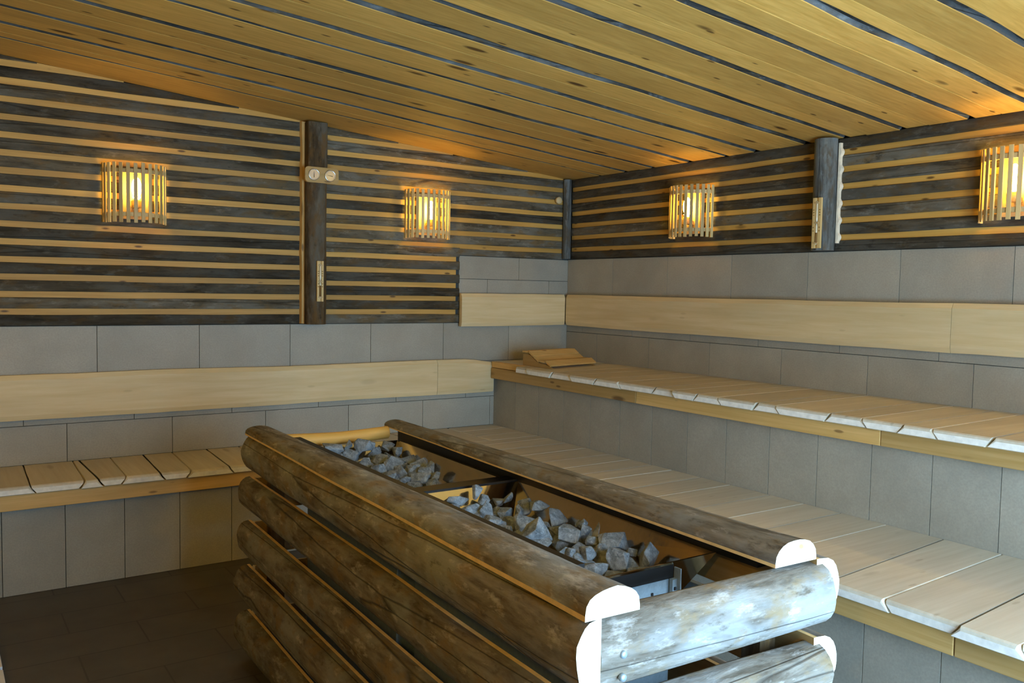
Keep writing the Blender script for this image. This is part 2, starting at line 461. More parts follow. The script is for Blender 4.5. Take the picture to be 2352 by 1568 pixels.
mb.sweep(rings, M['fasciaZ'], smooth=False); mb.build('edge_strip', lp, (-2.31, -.03, 1.42))
rp = empty('wooden_post', (-.072, -2.525, 1.936), 'thick round blue-grey log post on the right wall between two lamps', 'post')
post('p', -.070, -2.518, .065, 1.937, 2.583, M['post_grey'], '').build('log_shaft', rp, (-.072, -2.525, 1.936))
mb = MB(); rings = []
for k in range(61):
    z = 1.98+(2.56-1.98)*k/60; ph = ((z-2.014)/.0985) % 1.0; w = .002+.013*max(0, math.cos(2*PI*ph))
    rings.append([(-.012, -2.570, z), (-.032, -2.574, z), (-.030, -2.583-w*.6, z), (-.012, -2.586-w, z)])
mb.sweep(rings, M['sealant'], smooth=False); o = mb.build('sealant_bead', rp, (-.03, -2.6, 2.2)); o['label'] = 'cream scalloped sealant along post'
cp = post('p', -.053, -.043, .034, 1.937, 2.585, M['post_grey'], '').build('wooden_post', None, (-.053, -.043, 1.937), label='slim grey round post standing in the room corner', cat='post')

YB = YN+.015
# ================================================================ BENCHES
def plank_seat(mb, run, depth0, depth1, seams, ztop, th, front_var=.012, dep_fn=None):
    """run 'X': planks run along x from depth0 (wall side) to depth1 (front), laid side by side along y. trapezoid sections alternate"""
    flip = False
    for i, (a, b) in enumerate(zip(seams, seams[1:])):
        flip = not flip
        (ab, af), (bb, bf) = a, b
        d0 = dep_fn(i) if dep_fn else depth0
        d1 = depth1+random.uniform(-front_var, front_var); sl = .013 if flip else -.013
        g = .0042 if random.random() < .8 else .0065
        c = .007
        def sec(A, B, inset, zt, zb):
            # A > B along the laying axis (both negative growing)
            s_ = -1 if B < A else 1
            la = 0 if i == 0 else sl; lb_ = 0 if i == len(seams)-2 else sl
            return [(A+s_*(g+la+inset), zt), (B-s_*(g+lb_+inset), zt), (B-s_*(g-lb_), zb), (A+s_*(g-la), zb)]
        rings = []
        N = 10
        sgn = -1 if d1 < d0 else 1
        for k in range(N+1):
            t = k/N; A = ab+(af-ab)*t; B = bb+(bf-bb)*t
            d = d0+(d1-sgn*.012-d0)*t; wob = .0022*nz(t*3+i*4.1, 1)
            q = sec(A+wob, B+wob, 0, ztop-.001*random.random()*0, ztop-th)
            rings.append([(d, p, z) if run == 'X' else (p, d, z) for p, z in q])
        # rounded front
        nr = len(rings)
        q = sec(af, bf, .002, ztop-.005, ztop-th+.001); rings.append([(d1-sgn*.004, p, z) if run == 'X' else (p, d1-sgn*.004, z) for p, z in q])
        q = sec(af, bf, .004, ztop-.014, ztop-th+.004); rings.append([(d1, p, z) if run == 'X' else (p, d1, z) for p, z in q])
        mb.sweep(rings, M['bench'+run], tint=(random.uniform(.5, .8), random.random()), smooth=False, cap1=M['benchend'])

def seam_list(back, first, last, step=.24, jitter=.05, fj=.018):
    pts = list(back)
    while pts[0] < first-.3: pts.insert(0, pts[0]+step+random.uniform(-jitter, jitter))
    pts = [first]+[p for p in pts if p < first-.05]
    while pts[-1] > last+.3: pts.append(pts[-1]-step+random.uniform(-jitter, jitter))
    pts.append(last)
    return [(p, p+(random.uniform(-fj, fj) if 0 < i < len(pts)-1 else 0)) for i, p in enumerate(pts)]

# lower bench along the right wall
lb = empty('sauna_bench', (-.8, -3.5, 0), 'long lower bench of pale planks running along the right side under the tiled riser', 'bench')
mb = MB(); mb.box(-1.508, -.014, YB, -.62, 0, .55, M['grout']); mb.box(-1.508, -.014, -.62, -.001, 0, .55, M['grout']); tile_y(mb, -1.52, YB, -.51, 0, .555, -3.82, .3)
mb.build('tiled_base', lb, (-.8, -3.5, 0))
back = [-.937, -1.19, -1.41, -1.636, -1.807, -2.009, -2.215, -2.465, -2.712, -2.955, -3.145, -3.416, -3.664, -3.94, -4.17, -4.43, -4.67]
S = seam_list(back, -.61, YB)
S = [(a, {-3.664: -3.739, -3.94: -3.985, -4.17: -4.235}.get(a, b)) for a, b in S]
mb = MB(); plank_seat(mb, 'X', -.724, -1.655, S, .604, .044)
S2 = [(-.002, -.002), (-.2, -.2), (-.405, -.40), (-.61, -.61)]
plank_seat(mb, 'X', -.724, -1.14, S2, .604, .044, 0)
mb.build('seat', lb, (-.8, -3.5, .604))
for a, b in ((-.60, -1.9), (-1.903, -4.207), (-4.211, YB)):
    mb = MB(); mb.box(-1.578, -1.612, a, b, .474, .559, M['fasciaY']); mb.build('fascia_board', lb, (-1.6, (a+b)/2, .5), bevel=.003)

# lower bench along the left wall
ll = empty('sauna_bench', (-3.8, -.3, 0), 'low bench of pale planks along the left wall under the long backrest', 'bench')
mb = MB(); mb.box(XL, -1.525, -.488, -.002, 0, .55, M['grout']); tile_x(mb, -.5, XL, -1.53, 0, .555, -2.93, .3)
mb.build('tiled_base', ll, (-3.8, -.3, 0))
xs = [(-1.145, -1.145), (-1.36, -1.37), (-1.62, -1.60), (-1.87, -1.88), (-2.12, -2.1), (-2.33, -2.36), (-2.56, -2.58), (-2.75, -2.77), (-2.935, -2.96), (-3.172, -3.20),
      (-3.322, -3.345), (-3.535, -3.548), (-3.68, -3.662), (-3.742, -3.757), (-3.975, -3.99), (-4.2, -4.19), (-4.42, -4.44)]
while xs[-1][0] > XL+.3: q = xs[-1][0]-.24+random.uniform(-.05, .05); xs.append((q, q+random.uniform(-.015, .015)))
xs.append((XL, XL))
mb = MB(); plank_seat(mb, 'Y', -.002, -.606, xs, .604, .044)
mb.build('seat', ll, (-3.8, -.3, .604))
mb = MB(); mb.box(XL, -1.615, -.536, -.568, .474, .559, M['fasciaX']); mb.build('fascia_board', ll, (-3.8, -.55, .5), bevel=.003)

# upper bench along the right wall
ub = empty('sauna_bench', (-.4, -3.5, .56), 'high bench of pale planks with ochre front board along the right wall', 'bench')
mb = MB(); mb.box(-.708, -.014, YB, -.001, .551, 1.06, M['grout']); tile_y(mb, -.72, YB, -.001, .555, 1.06, -.3077, .3)
mb.build('tiled_base', ub, (-.4, -3.5, .56))
S = seam_list([-.9, -1.13, -1.378, -1.613, -1.918, -2.1, -2.269, -2.451, -2.685, -2.831, -3.121, -3.32, -3.502, -3.66, -3.89, -4.13, -4.38], -.50, YB, fj=.02)
S = [(a, a-.035 if -4 < a < -.6 else b) for a, b in S]
mb = MB(); plank_seat(mb, 'X', -.004, -.868, S, 1.11, .044)
mb.box(-.003, -.743, -.002, -.17, 1.066, 1.11, M['benchX']); mb.box(-.003, -.743, -.174, -.33, 1.066, 1.11, M['benchX']); mb.box(-.003, -.743, -.334, -.498, 1.066, 1.11, M['benchX'])
mb.build('seat', ub, (-.4, -3.5, 1.11))
mb = MB(); mb.box(-.746, -.79, -.074, -.497, 1.068, 1.112, M['fasciaY']); o = mb.build('edge_board', ub, (-.82, -.4, 1.09), bevel=.003)
for a, b in ((-.074, -1.735), (-1.738, -3.395), (-3.398, YB)):
    mb = MB(); mb.box(-.765, -.797, a, b, .983, 1.065, M['fasciaY']); mb.build('fascia_board', ub, (-.78, (a+b)/2, 1.0), bevel=.003)

# ================================================================ BACKRESTS
def backrest(axis, a0, a1, z0, z1, d0, d1, label, ends=(0, 0), wav=.006, seams=()):
    """thick board with waney bevelled edges, front face at distance d1 from the wall"""
    mb = MB(); cuts = sorted([a0, *seams, a1])
    for c0, c1 in zip(cuts, cuts[1:]):
        rings = []; N = max(6, int((c1-c0)/.09)); tint = (random.uniform(.4, .8), random.random())
        g = .0012
        for k in range(N+1):
            a = c0+g+(c1-c0-2*g)*k/N
            t0 = z0+wav*nz(a*1.3, z0)+.3*wav*nz(a*5, z0); t1 = z1+wav*nz(a*1.1+4, z1)+.3*wav*nz(a*5+2, z0); bb = .028+.006*nz(a*2, 9)
            sh = 1.0
            if c1 == a1 and ends[1] and a1-a < ends[1]: f = (a1-a)/ends[1]; t1 -= .03*(1-f)
            sec = [(d0, t0), (d1-.008, t0), (d1, t0+bb), (d1, t1-bb), (d1-.014, t1), (d0, t1)]
            rings.append([(a, -d, z) if axis == 'X' else (-d, a, z) for d, z in sec])
        mb.sweep(rings, M['back'+axis], tint=tint, smooth=False)
    for c in ():
        pass
    p = empty('backrest', (a0/2+a1/2, -d0, z0) if axis == 'X' else (-d0, a0/2+a1/2, z0), label, 'backrest')
    mb.build('board', p, p['_o'])
    a = a0+.25
    while a < a1:
        mb = MB()
        if axis == 'X': mb.box(a, a+.05, -.001, -d0, z0+.04, z1-.04, M['fasciaX'])
        else: mb.box(-.001, -d0, a, a+.05, z0+.04, z1-.04, M['fasciaY'])
        a += 1.1
        mb.build('spacer_block', p, p['_o'])
backrest('X', XL, -.766, .876, 1.135, .03, .068, 'long pale wooden backrest board above the low bench on the left wall', ends=(0, .22), wav=.009, seams=(-1.27,))
backrest('X', -1.066, -.072, 1.39, 1.643, .03, .066, 'short wooden backrest board in the corner beside the striped cladding')
backrest('Y', YN+.015, -.07, 1.388, 1.643, .03, .068, 'long wooden backrest board on the right wall above the high bench', seams=(-3.305,), wav=.007)
# ================================================================ WALL LAMPS
def lamp(wall, c, z, label, power=120):
    """half-round slatted guard in front of an upright bulb. wall 'L': on plane y=0, c = x. wall 'R': on plane x=0, c = y"""
    def W(a, d, h):     # a along the wall, d out from the wall, h up
        if wall == 'B': return (c+a, YN+d, z+h)
        if wall == 'S': return (XL+d, c+a, z+h)
        return (c+a, -d, z+h) if wall == 'L' else (-d, c+a, z+h)
    r, p, H, off = .182, .155, .352, .02
    o = empty('wall_lamp', W(0, 0, 0), label, 'lamp', 'slatted wall lamps'); loc = W(0, 0, 0)
    mb = MB()
    q = [W(a, d, h) for h in (-.15, .15) for a, d in ((-.075, .025), (.075, .025), (.075, .037), (-.075, .037))]
    mb.add(q, [(0, 1, 2, 3), (7, 6, 5, 4), (0, 4, 5, 1), (1, 5, 6, 2), (2, 6, 7, 3), (3, 7, 4, 0)], M['lampback'])
    mb.build('back_plate', o, loc)
    # hoops
    for hz in (-.128, .128):
        mb = MB(); rings = []
        for k in range(25):
            a = PI*k/24; ca, sa = math.cos(a), math.sin(a); ri, ro = (r-.018), (r-.008)
            rings.append([W(ri*ca, off+ri*sa*p/r, hz-.012), W(ro*ca, off+ro*sa*p/r, hz-.012), W(ro*ca, off+ro*sa*p/r, hz+.012), W(ri*ca, off+ri*sa*p/r, hz+.012)])
        mb.sweep(rings, M['guardX'], smooth=False); mb.build('hoop', o, loc)
    # slats
    n = 14
    for k in range(n):
        a = PI*(k+.25)/(n-.5); ca, sa = math.cos(a), math.sin(a)
        tx, ty = -sa*r, ca*p; L = math.hypot(tx, ty); tx /= L; ty /= L; nx, ny = ty, -tx
        if nx*ca+ny*sa < 0: nx, ny = -nx, -ny
        bx, by = r*ca, off+p*sa; hw, th = .0105, .0085; dz = random.uniform(-.003, .003)
        mb = MB()
        sec = [(bx-tx*hw-nx*th, by-ty*hw-ny*th), (bx+tx*hw-nx*th, by+ty*hw-ny*th), (bx+tx*hw, by+ty*hw), (bx-tx*hw, by-ty*hw)]
        rings = [[W(u, v, h+dz) for u, v in sec] for h in (-H/2, H/2)]
        mb.sweep(rings, M['guardZ'], smooth=False); mb.build('slat', o, loc, bevel=.0015)
    # socket, bulb
    mb = MB()
    b = W(0, .085, 0)
    mb.revolve([(.001, -.085), (.03, -.085), (.032, -.045), (.024, -.035), (.001, -.035)], b, M['socket'])
    q = [W(a, d, h) for h in (-.085, -.06) for a, d in ((-.018, .037), (.018, .037), (.018, .08), (-.018, .08))]
    mb.add(q, [(0, 1, 2, 3), (7, 6, 5, 4), (0, 4, 5, 1), (1, 5, 6, 2), (2, 6, 7, 3), (3, 7, 4, 0)], M['socket'])
    sk_ = mb.build('socket', o, loc)
    mb = MB(); prof = [(.001, -.036), (.014, -.034)]
    for k in range(13):
        a = -PI/2+PI*k/12; prof.append((max(.001, .028*math.cos(a)) if k > 2 else .014+.014*k/3, .035+.064*math.sin(a)))
    mb.revolve(prof, b, BULB(power), n=20); mb.build('bulb', sk_, loc)
lamp('L', -3.373, 2.213, 'lit slatted half-round lamp on left wall, left of the post', 90)
lamp('L', -1.354, 2.217, 'lit slatted half-round lamp on left wall, between the post and the corner', 125)
lamp('R', -1.43, 2.233, 'lit slatted half-round lamp on right wall, between the corner and the thick post', 85)
lamp('R', -3.59, 2.225, 'lit slatted half-round lamp on right wall, cut off by the right picture edge', 125)

# added lamps of the same kind on unseen walls, overdriven for warm fill
lamp('R', -5.6, 2.225, 'added slatted fill lamp out of view on right wall, nearest the glazed door', 2300)
lamp('S', -1.6, 2.3, 'added slatted fill lamp on the unseen side wall, nearest the left wall', 1200)
lamp('S', -4.2, 2.3, 'added slatted fill lamp on the unseen side wall, nearest the glazed door', 800)
lamp('B', -5.2, 2.3, 'added slatted fill lamp on the unseen wall beside the glazed door', 2300)

# ================================================================ GAUGE, TIMERS, SENSOR
g = empty('twin_dial_gauge', (-2.222, -.15, 2.42), 'pale wooden board with two round white dials on the brown post', 'gauge')
cx, cy, cz, w, h, rad = -2.222, -.15, 2.42, .118, .052, .024
mb = MB(); sec = []
for sx, sz, a0 in ((1, 1, 0), (-1, 1, 90), (-1, -1, 180), (1, -1, 270)):
    for k in range(6):
        a = math.radians(a0+90*k/5); sec.append((cx+sx*(w-rad)+rad*math.cos(a), cz+sz*(h-rad)+rad*math.sin(a)))
mb.sweep([[(a, y, b) for a, b in sec] for y in (cy+.02, cy)], M['fasciaX'], smooth=False, tint=(.3, .4)); mb.build('board', g, g['_o'], bevel=.003)
def text(s, loc, size, parent, m, rotx=PI/2, rz=0):
    cu = bpy.data.curves.new('txt', 'FONT'); cu.body = s; cu.size = size; cu.align_x = 'CENTER'; cu.align_y = 'CENTER'; cu.extrude = .0003
    o = bpy.data.objects.new('t', cu); COL.objects.link(o); o.rotation_euler = (rotx, 0, rz); o.location = loc
    dg = bpy.context.evaluated_depsgraph_get(); me = bpy.data.meshes.new_from_object(o.evaluated_get(dg)); me.transform(o.matrix_basis)
    bpy.data.objects.remove(o); v = [tuple(x.co) for x in me.vertices]; f = [tuple(p.vertices) for p in me.polygons]; bpy.data.meshes.remove(me)
    return v, f
for sx, wd, ang in ((-.058, '°C', .3), (.056, '%', -.1)):
    dx = cx+sx
    mb = MB(); mb.revolve([(.033, .001), (.0385, .0), (.0385, -.007), (.035, -.009), (.033, -.005)], (dx, cy, cz), M['chrome'], n=32, axis='Y'); dl = mb.build('dial_rim', g, (dx, cy, cz))
    mb = MB(); mb.revolve([(.001, -.001), (.0345, -.001), (.0345, -.003), (.001, -.003)], (dx, cy, cz), M['dial'], n=32, axis='Y'); df = mb.build('dial_face', dl, (dx, cy, cz))
    mb = MB()
    for k in range(7):
        a = math.radians(-40+260*k/6); ca, sa = math.cos(a), math.sin(a); r0, r1, hw = .0215, .031, .0036
        q = [(dx+ca*r0-sa*hw, cy-.0038, cz+sa*r0+ca*hw), (dx+ca*r1-sa*hw, cy-.0038, cz+sa*r1+ca*hw), (dx+ca*r1+sa*hw, cy-.0038, cz+sa*r1-ca*hw), (dx+ca*r0+sa*hw, cy-.0038, cz+sa*r0-ca*hw)]
        mb.add(q+[(a_, b_+.001, c_) for a_, b_, c_ in q], [(0, 1, 2, 3), (7, 6, 5, 4), (0, 4, 5, 1), (1, 5, 6, 2), (2, 6, 7, 3), (3, 7, 4, 0)], M['ink'])
    v, f = text(wd, (dx, cy-.0035, cz+.0125), .021, g, M['ink']); mb.add(v, f, M['ink'])
    mb.build('dial_marking', dl, (dx, cy, cz))
    mb = MB(); na = math.radians(90) if sx < 0 else math.radians(170); ca, sa = math.cos(na), math.sin(na); hw = .0026
    q = [(dx-ca*.018-sa*hw, cy-.005, cz-sa*.018+ca*hw), (dx+ca*.02-sa*hw*.3, cy-.005, cz+sa*.02+ca*hw*.3), (dx+ca*.02+sa*hw*.3, cy-.005, cz+sa*.02-ca*hw*.3), (dx-ca*.018+sa*hw, cy-.005, cz-sa*.018-ca*hw)]
    mb.add(q+[(a_, b_+.001, c_) for a_, b_, c_ in q], [(0, 1, 2, 3), (7, 6, 5, 4), (0, 4, 5, 1), (1, 5, 6, 2), (2, 6, 7, 3), (3, 7, 4, 0)], M['ink']); mb.build('needle', dl, (dx, cy, cz))

def sand_timer(wall, c, d, z0, z1, w, label, fill):
    def W(a, dd, h): return (c+a, -d-dd, h) if wall == 'L' else (-d-dd, c-a, h)
    ax = 'Y' if wall == 'L' else 'X'
    o = empty('sand_timer', W(0, 0, z0), label, 'sand timer'); loc = W(0, 0, z0)
    mb = MB()
    for a0, a1, t in ((-w/2, -.008, .014), (-.008, .008, .005), (.008, w/2, .014)):
        q = [W(a, dd, h) for h in (z0, z1) for a, dd in ((a0, 0), (a1, 0), (a1, t), (a0, t))]
        mb.add(q, [(0, 1, 2, 3), (7, 6, 5, 4), (0, 4, 5, 1), (1, 5, 6, 2), (2, 6, 7, 3), (3, 7, 4, 0)], M['guardZ'], (.6, .3))
    mb.build('board', o, loc, bevel=.0015)
    zm = (z0+z1)/2; hh = (z1-z0)/2-.02
    mb = MB(); mb.revolve([(.001, -hh), (.006, -hh+.004), (.0065, -.02), (.0018, 0), (.0065, .02), (.006, hh-.004), (.001, hh)], W(0, .011, zm), M['glass'], n=12); gt = mb.build('glass_tube', o, loc)
    mb = MB(); mb.revolve([(.001, -hh+.003), (.0071, -hh+.006), (.0071, -hh*(1-fill)), (.001, -hh*(1-fill)+.004)], W(0, .011, zm), M['sand'], n=12); mb.build('sand_fill', gt, loc)
    for h in (z0+.03, zm, z1-.03):
        mb = MB()
        q = [W(a, dd, hz) for hz in (h-.004, h+.004) for a, dd in ((-.014, .013), (.014, .013), (.014, .019), (-.014, .019))]
        mb.add(q, [(0, 1, 2, 3), (7, 6, 5, 4), (0, 4, 5, 1), (1, 5, 6, 2), (2, 6, 7, 3), (3, 7, 4, 0)], M['lampback'])
        mb.build('clip', o, loc)
    mb = MB()
    for h in (z1-.07, z1-.085, z1-.1, z0+.12, z0+.1):
        for a in (-w/2+.009, w/2-.009):
            q = [W(a+da, dd, h+dh) for dh in (-.0025, .0025) for da, dd in ((-.004, .0141), (.004, .0141), (.004, .0148), (-.004, .0148))]
            mb.add(q, [(0, 1, 2, 3), (7, 6, 5, 4), (0, 4, 5, 1), (1, 5, 6, 2), (2, 6, 7, 3), (3, 7, 4, 0)], M['sand'])
    mb.build('printed_scale', o, loc)
    return o
sand_timer('L', -2.236, .149, 1.573, 1.846, .046, 'narrow wooden sand timer low on the brown post by the left wall', .75)
sand_timer('R', -2.535, .146, 1.947, 2.238, .058, 'pale wooden sand timer with brown sand on the thick grey post', .55)

mb = MB(); mb.revolve([(.001, -.045), (.024, -.045), (.028, -.041), (.028, -.018), (.001, -.018)], (-.135, 0, 2.413), M['back'+'X'], n=24, axis='Y', tint=(.8, .4))
mb.build('round_sensor_cover', None, (-.135, -.02, 2.413), label='small pale round wooden disc on the cladding beside the corner post', cat='sensor')

# ================================================================ HEADREST
hr = empty('headrest', (-.47, -.58, 1.11), 'curved slatted wooden headrest lying on the high bench in the corner', 'headrest')
prof = [(-.40, .098), (-.46, .100), (-.50, .092), (-.54, .070), (-.58, .050), (-.62, .042), (-.68, .040), (-.72, .032), (-.755, .014)]
for xa in (-.725, -.25):
    mb = MB(); top = [(y, z-.012) for y, z in prof]
    sec = top+[(-.757, .001), (-.40, .001)]
    sk = .0
    mb.sweep([[(x, y+(x+.7)*.2, 1.11+z) for y, z in sec] for x in (xa, xa+.02)], M['fasciaY'], smooth=False); mb.build('side_panel', hr, (xa, -.58, 1.11))
def pat(t):
    L = 0; P = prof
    segs = [math.dist(a, b) for a, b in zip(P, P[1:])]; tot = sum(segs); u = t*tot
    for (a, b), s_ in zip(zip(P, P[1:]), segs):
        if u <= s_: return tuple(a[i]+(b[i]-a[i])*u/s_ for i in range(2)), ((b[0]-a[0])/s_, (b[1]-a[1])/s_)
        u -= s_
    return P[-1], ((P[-1][0]-P[-2][0])/segs[-1], (P[-1][1]-P[-2][1])/segs[-1])
n = 5
for k in range(n):
    (y, z), (ty, tz) = pat((k+.5)/n); hw = .0335; th = .012
    mb = MB(); sec = [(y-ty*hw, z-tz*hw), (y+ty*hw, z+tz*hw), (y+ty*hw+tz*th, z+tz*hw-ty*th*-1*-1), (y-ty*hw+tz*th, z-tz*hw-ty*th*-1*-1)]
    sec = [(a, b+.0) for a, b in sec]
    z0 = min(b for a, b in sec); sh = max(0, .002-z0)
    mb.sweep([[(x, a+(x+.7)*.2, 1.11+b+sh) for a, b in sec] for x in (-.735, -.222)], M['fasciaX'], smooth=False, tint=(.75, random.random())); mb.build('slat', hr, (-.47, -.58, 1.11), bevel=.002)

# duckboard at the lower left
db = empty('duckboard', (-4.45, -1.9, 0), 'white slatted mat on the dark floor at the bottom left edge', 'duckboard')
for y in range(11):
    mb = MB(); mb.box(-4.7, -4.195, -.98-y*.19, -.98-y*.19-.16, .012, .03, M['white']); mb.build('slat', db, (-4.45, -1-y*.19, .02), bevel=.003)
for x in (-4.62, -4.27):
    mb = MB(); mb.box(x-.02, x+.02, -3.0, -1.0, 0, .012, M['white']); mb.build('runner', db, (x, -2, 0))
# ================================================================ LOG GUARD ROUND THE TWO HEATERS
def arc(b, h, rim, n=11, pw=.8):
    """half-round section in (u, v): flat side on u=0, v in -h/2..h/2, bulging to u=b; first and last edges are the sawn rims"""
    pts = [(0, -h/2)]
    for k in range(n+1):
        a = -PI/2+PI*k/n; pts.append((rim+(b-rim)*abs(math.cos(a))**pw if 0 < k < n else rim, h/2*math.sin(a)))
    pts.append((0, h/2))
    return pts
def half_log(A, B, b, h, out, name, parent, seed, taper=(1, 1), rim=.007, amp=.05, mat='logY', label=None, tint=None, wav=.006, hgt=(1, 1), hold=0, rimmat='rim'):
    """out: unit vector the bark side looks to; the other in-plane direction is up x axis"""
    A, B, out = Vector(A), Vector(B), Vector(out).normalized(); d = (B-A); L = d.length; d.normalize()
    v = d.cross(out).normalized()
    if v.z < -.1: v = -v
    if hold == -99: hold = 1 if v.dot(lL) > 0 else -1
    sec = arc(b, h, rim); N = max(8, int(L/.05)); rings = []
    n = len(sec)
    mats = [M[rimmat]]+[M[mat]]*(n-3)+[M[rimmat], M['inner']]
    for k in range(N+1):
        t = k/N; s = taper[0]+(taper[1]-taper[0])*t; P = A+d*L*t-v*hold*(1-s)*h/2; su = hgt[0]+(hgt[1]-hgt[0])*t**.7
        w0 = wav*nz(t*L*1.6+seed, 3); w1 = wav*nz(t*L*1.6+seed, 8); ring = []
        for (u, q) in sec:
            f = 1+amp*nz(q*14+seed, t*L*2.2, u*10)+amp*.4*nz(q*40+seed, t*L*9)
            uu = u*f if u > rim*.9 else u
            qq = q*s+(w0 if q < 0 else w1)*min(1, abs(q)/(h/2))
            ring.append(P+out*uu*s*su+v*qq)
        rings.append(ring)
    mb = MB(); mb.sweep(rings, M[mat], cap0=M['end'], cap1=M['end'], smooth=True, edge_mats=mats, tint=tint or (random.uniform(.45, .7), random.random()))
    return mb.build(name, parent, tuple((A+B)/2), label=label)

hg = empty('heater_guard', (-2.95, -3.1, 0), 'rectangular guard of split weathered logs standing around the two sauna heaters', 'heater guard')
# corner frame (world x, y): near-left, far-left, near-right, far-right of the cap outer edges
NLx, NLy, FLx, FLy = -3.342, -4.368, -3.262, -1.855
NRx, NRy, FRx, FRy = -2.572, -4.352, -2.480, -1.93
axL = Vector((FLx-NLx, FLy-NLy, 0)).normalized(); axR = Vector((FRx-NRx, FRy-NRy, 0)).normalized()
lL = Vector((axL.y, -axL.x, 0)); lR = Vector((axR.y, -axR.x, 0))       # pointing to +x
# caps, flat side down
a = Vector((NLx, NLy, 1.004))+lL*.0735; b = Vector((FLx, FLy, 1.004))+lL*.0735
half_log(a, b, .062, .147, (0, 0, 1), 'cap_log', hg, 3.1, (1, .86), rim=.012, hgt=(1, .72), hold=-99, amp=.07, tint=(.5, .31))
a = Vector((NRx, NRy, 1.004))-lR*.0765; b = Vector((FRx, FRy, 1.004))-lR*.0765
half_log(a, b, .060, .153, (0, 0, 1), 'cap_log', hg, 9.4, (1, .68), rim=.009, hgt=(1, .72), hold=0, amp=.08, tint=(.34, .73))
# side slabs, flat side inwards
zz = [(.842, 1.003), (.652, .800), (.445, .598), (.24, .393), (.03, .19)]
for i, (z0, z1) in enumerate(zz):
    zc, h = (z0+z1)/2, z1-z0
    e = .0 if i == 0 else random.uniform(-.02, .03)
    
    A = Vector((NLx+.055, NLy+.0-e*.5, zc)); B = Vector((FLx+.0-.004*i, FLy+e, zc+(.01 if i else 0)))
    A = Vector((NLx+.045-.003*i, NLy, zc)); B = Vector((FLx+.045-.006*i, FLy+e, zc+(.014 if i else 0)))
    half_log(A, B, .062+.004*i, h, -lL, 'side_log', hg, 20+i*5.7, (1, .95), rim=.013, amp=.12, tint=([.42, .22, .2, .16, .1][i], random.random()))  # shade on the left side put into the tint, deeper towards the floor
    A = Vector((NRx+.004, NRy+.0, zc)); B = Vector((FRx+.004, FRy, zc))
    half_log(A, B, .094, h, lR, 'side_log', hg, 60+i*5.7, (1, .95), rim=.013, amp=.09)
# front slabs, across, bark towards the camera
zf = [(.822, .990), (.615, .782), (.435, .60), (.23, .405), (.02, .20)]
for i, (z0, z1) in enumerate(zf):
    zc, h = (z0+z1)/2, z1-z0
    A = Vector((NLx+.046, NLy+.078, zc)); B = Vector((NRx+.026, NRy+.030, zc+(.004 if i else .004)))
    half_log(A, B, .078, h, (.012, -1, 0), 'front_log', hg, 90+i*6.1, (1, .97), rim=.004, amp=.07, mat='logX', tint=(.5, .63+.37*i), wav=.008, rimmat='logX')
# far side: round yellow rail and two more split rails below
mb = MB(); rings = []
for k in range(25):
    t = k/24; P = Vector((-3.115+.50*t, -1.97-.004*t, .982)); r = .030*(1+.07*nz(t*3, 4)); P.z += -.008*math.sin(PI*t)
    rings.append([P+Vector((0, math.cos(2*PI*j/16)*r, math.sin(2*PI*j/16)*r)) for j in range(16)])
mb.sweep(rings, M['pineX'], cap0=M['end'], cap1=M['end'], tint=(.85, .3)); o = mb.build('rear_rail', hg, (-2.86, -1.97, .98), label='peeled yellow round rail')
for i in (1, 2, 3, 4):
    z0, z1 = zz[i]; half_log((FLx+.05, FLy+.012, (z0+z1)/2), (FRx-.05, FRy+.02, (z0+z1)/2), .06, z1-z0, (0, 1, 0), 'rear_log', hg, 130+i, mat='logX')
# uprights inside the corners
for (x, y) in ((NLx+.10, NLy+.12), (NRx-.065, NRy+.12), (FLx+.10, FLy-.12), (FRx-.07, FRy-.12)):
    mb = MB(); mb.box(x-.03, x+.03, y-.03, y+.03, 0, .80, M['post_brown']); mb.build('corner_upright', hg, (x, y, 0))
# bolt heads on the front log
mb = MB()
for z, in ((.915,), (.865,)): mb.revolve([(.001, -4.374), (.008, -4.374), (.009, -4.366), (.001, -4.355)], (NLx+.105, 0, z), M['galv'], n=12, axis='Y')
mb.build('bolt_head', hg, (NLx+.105, -4.45, .9))

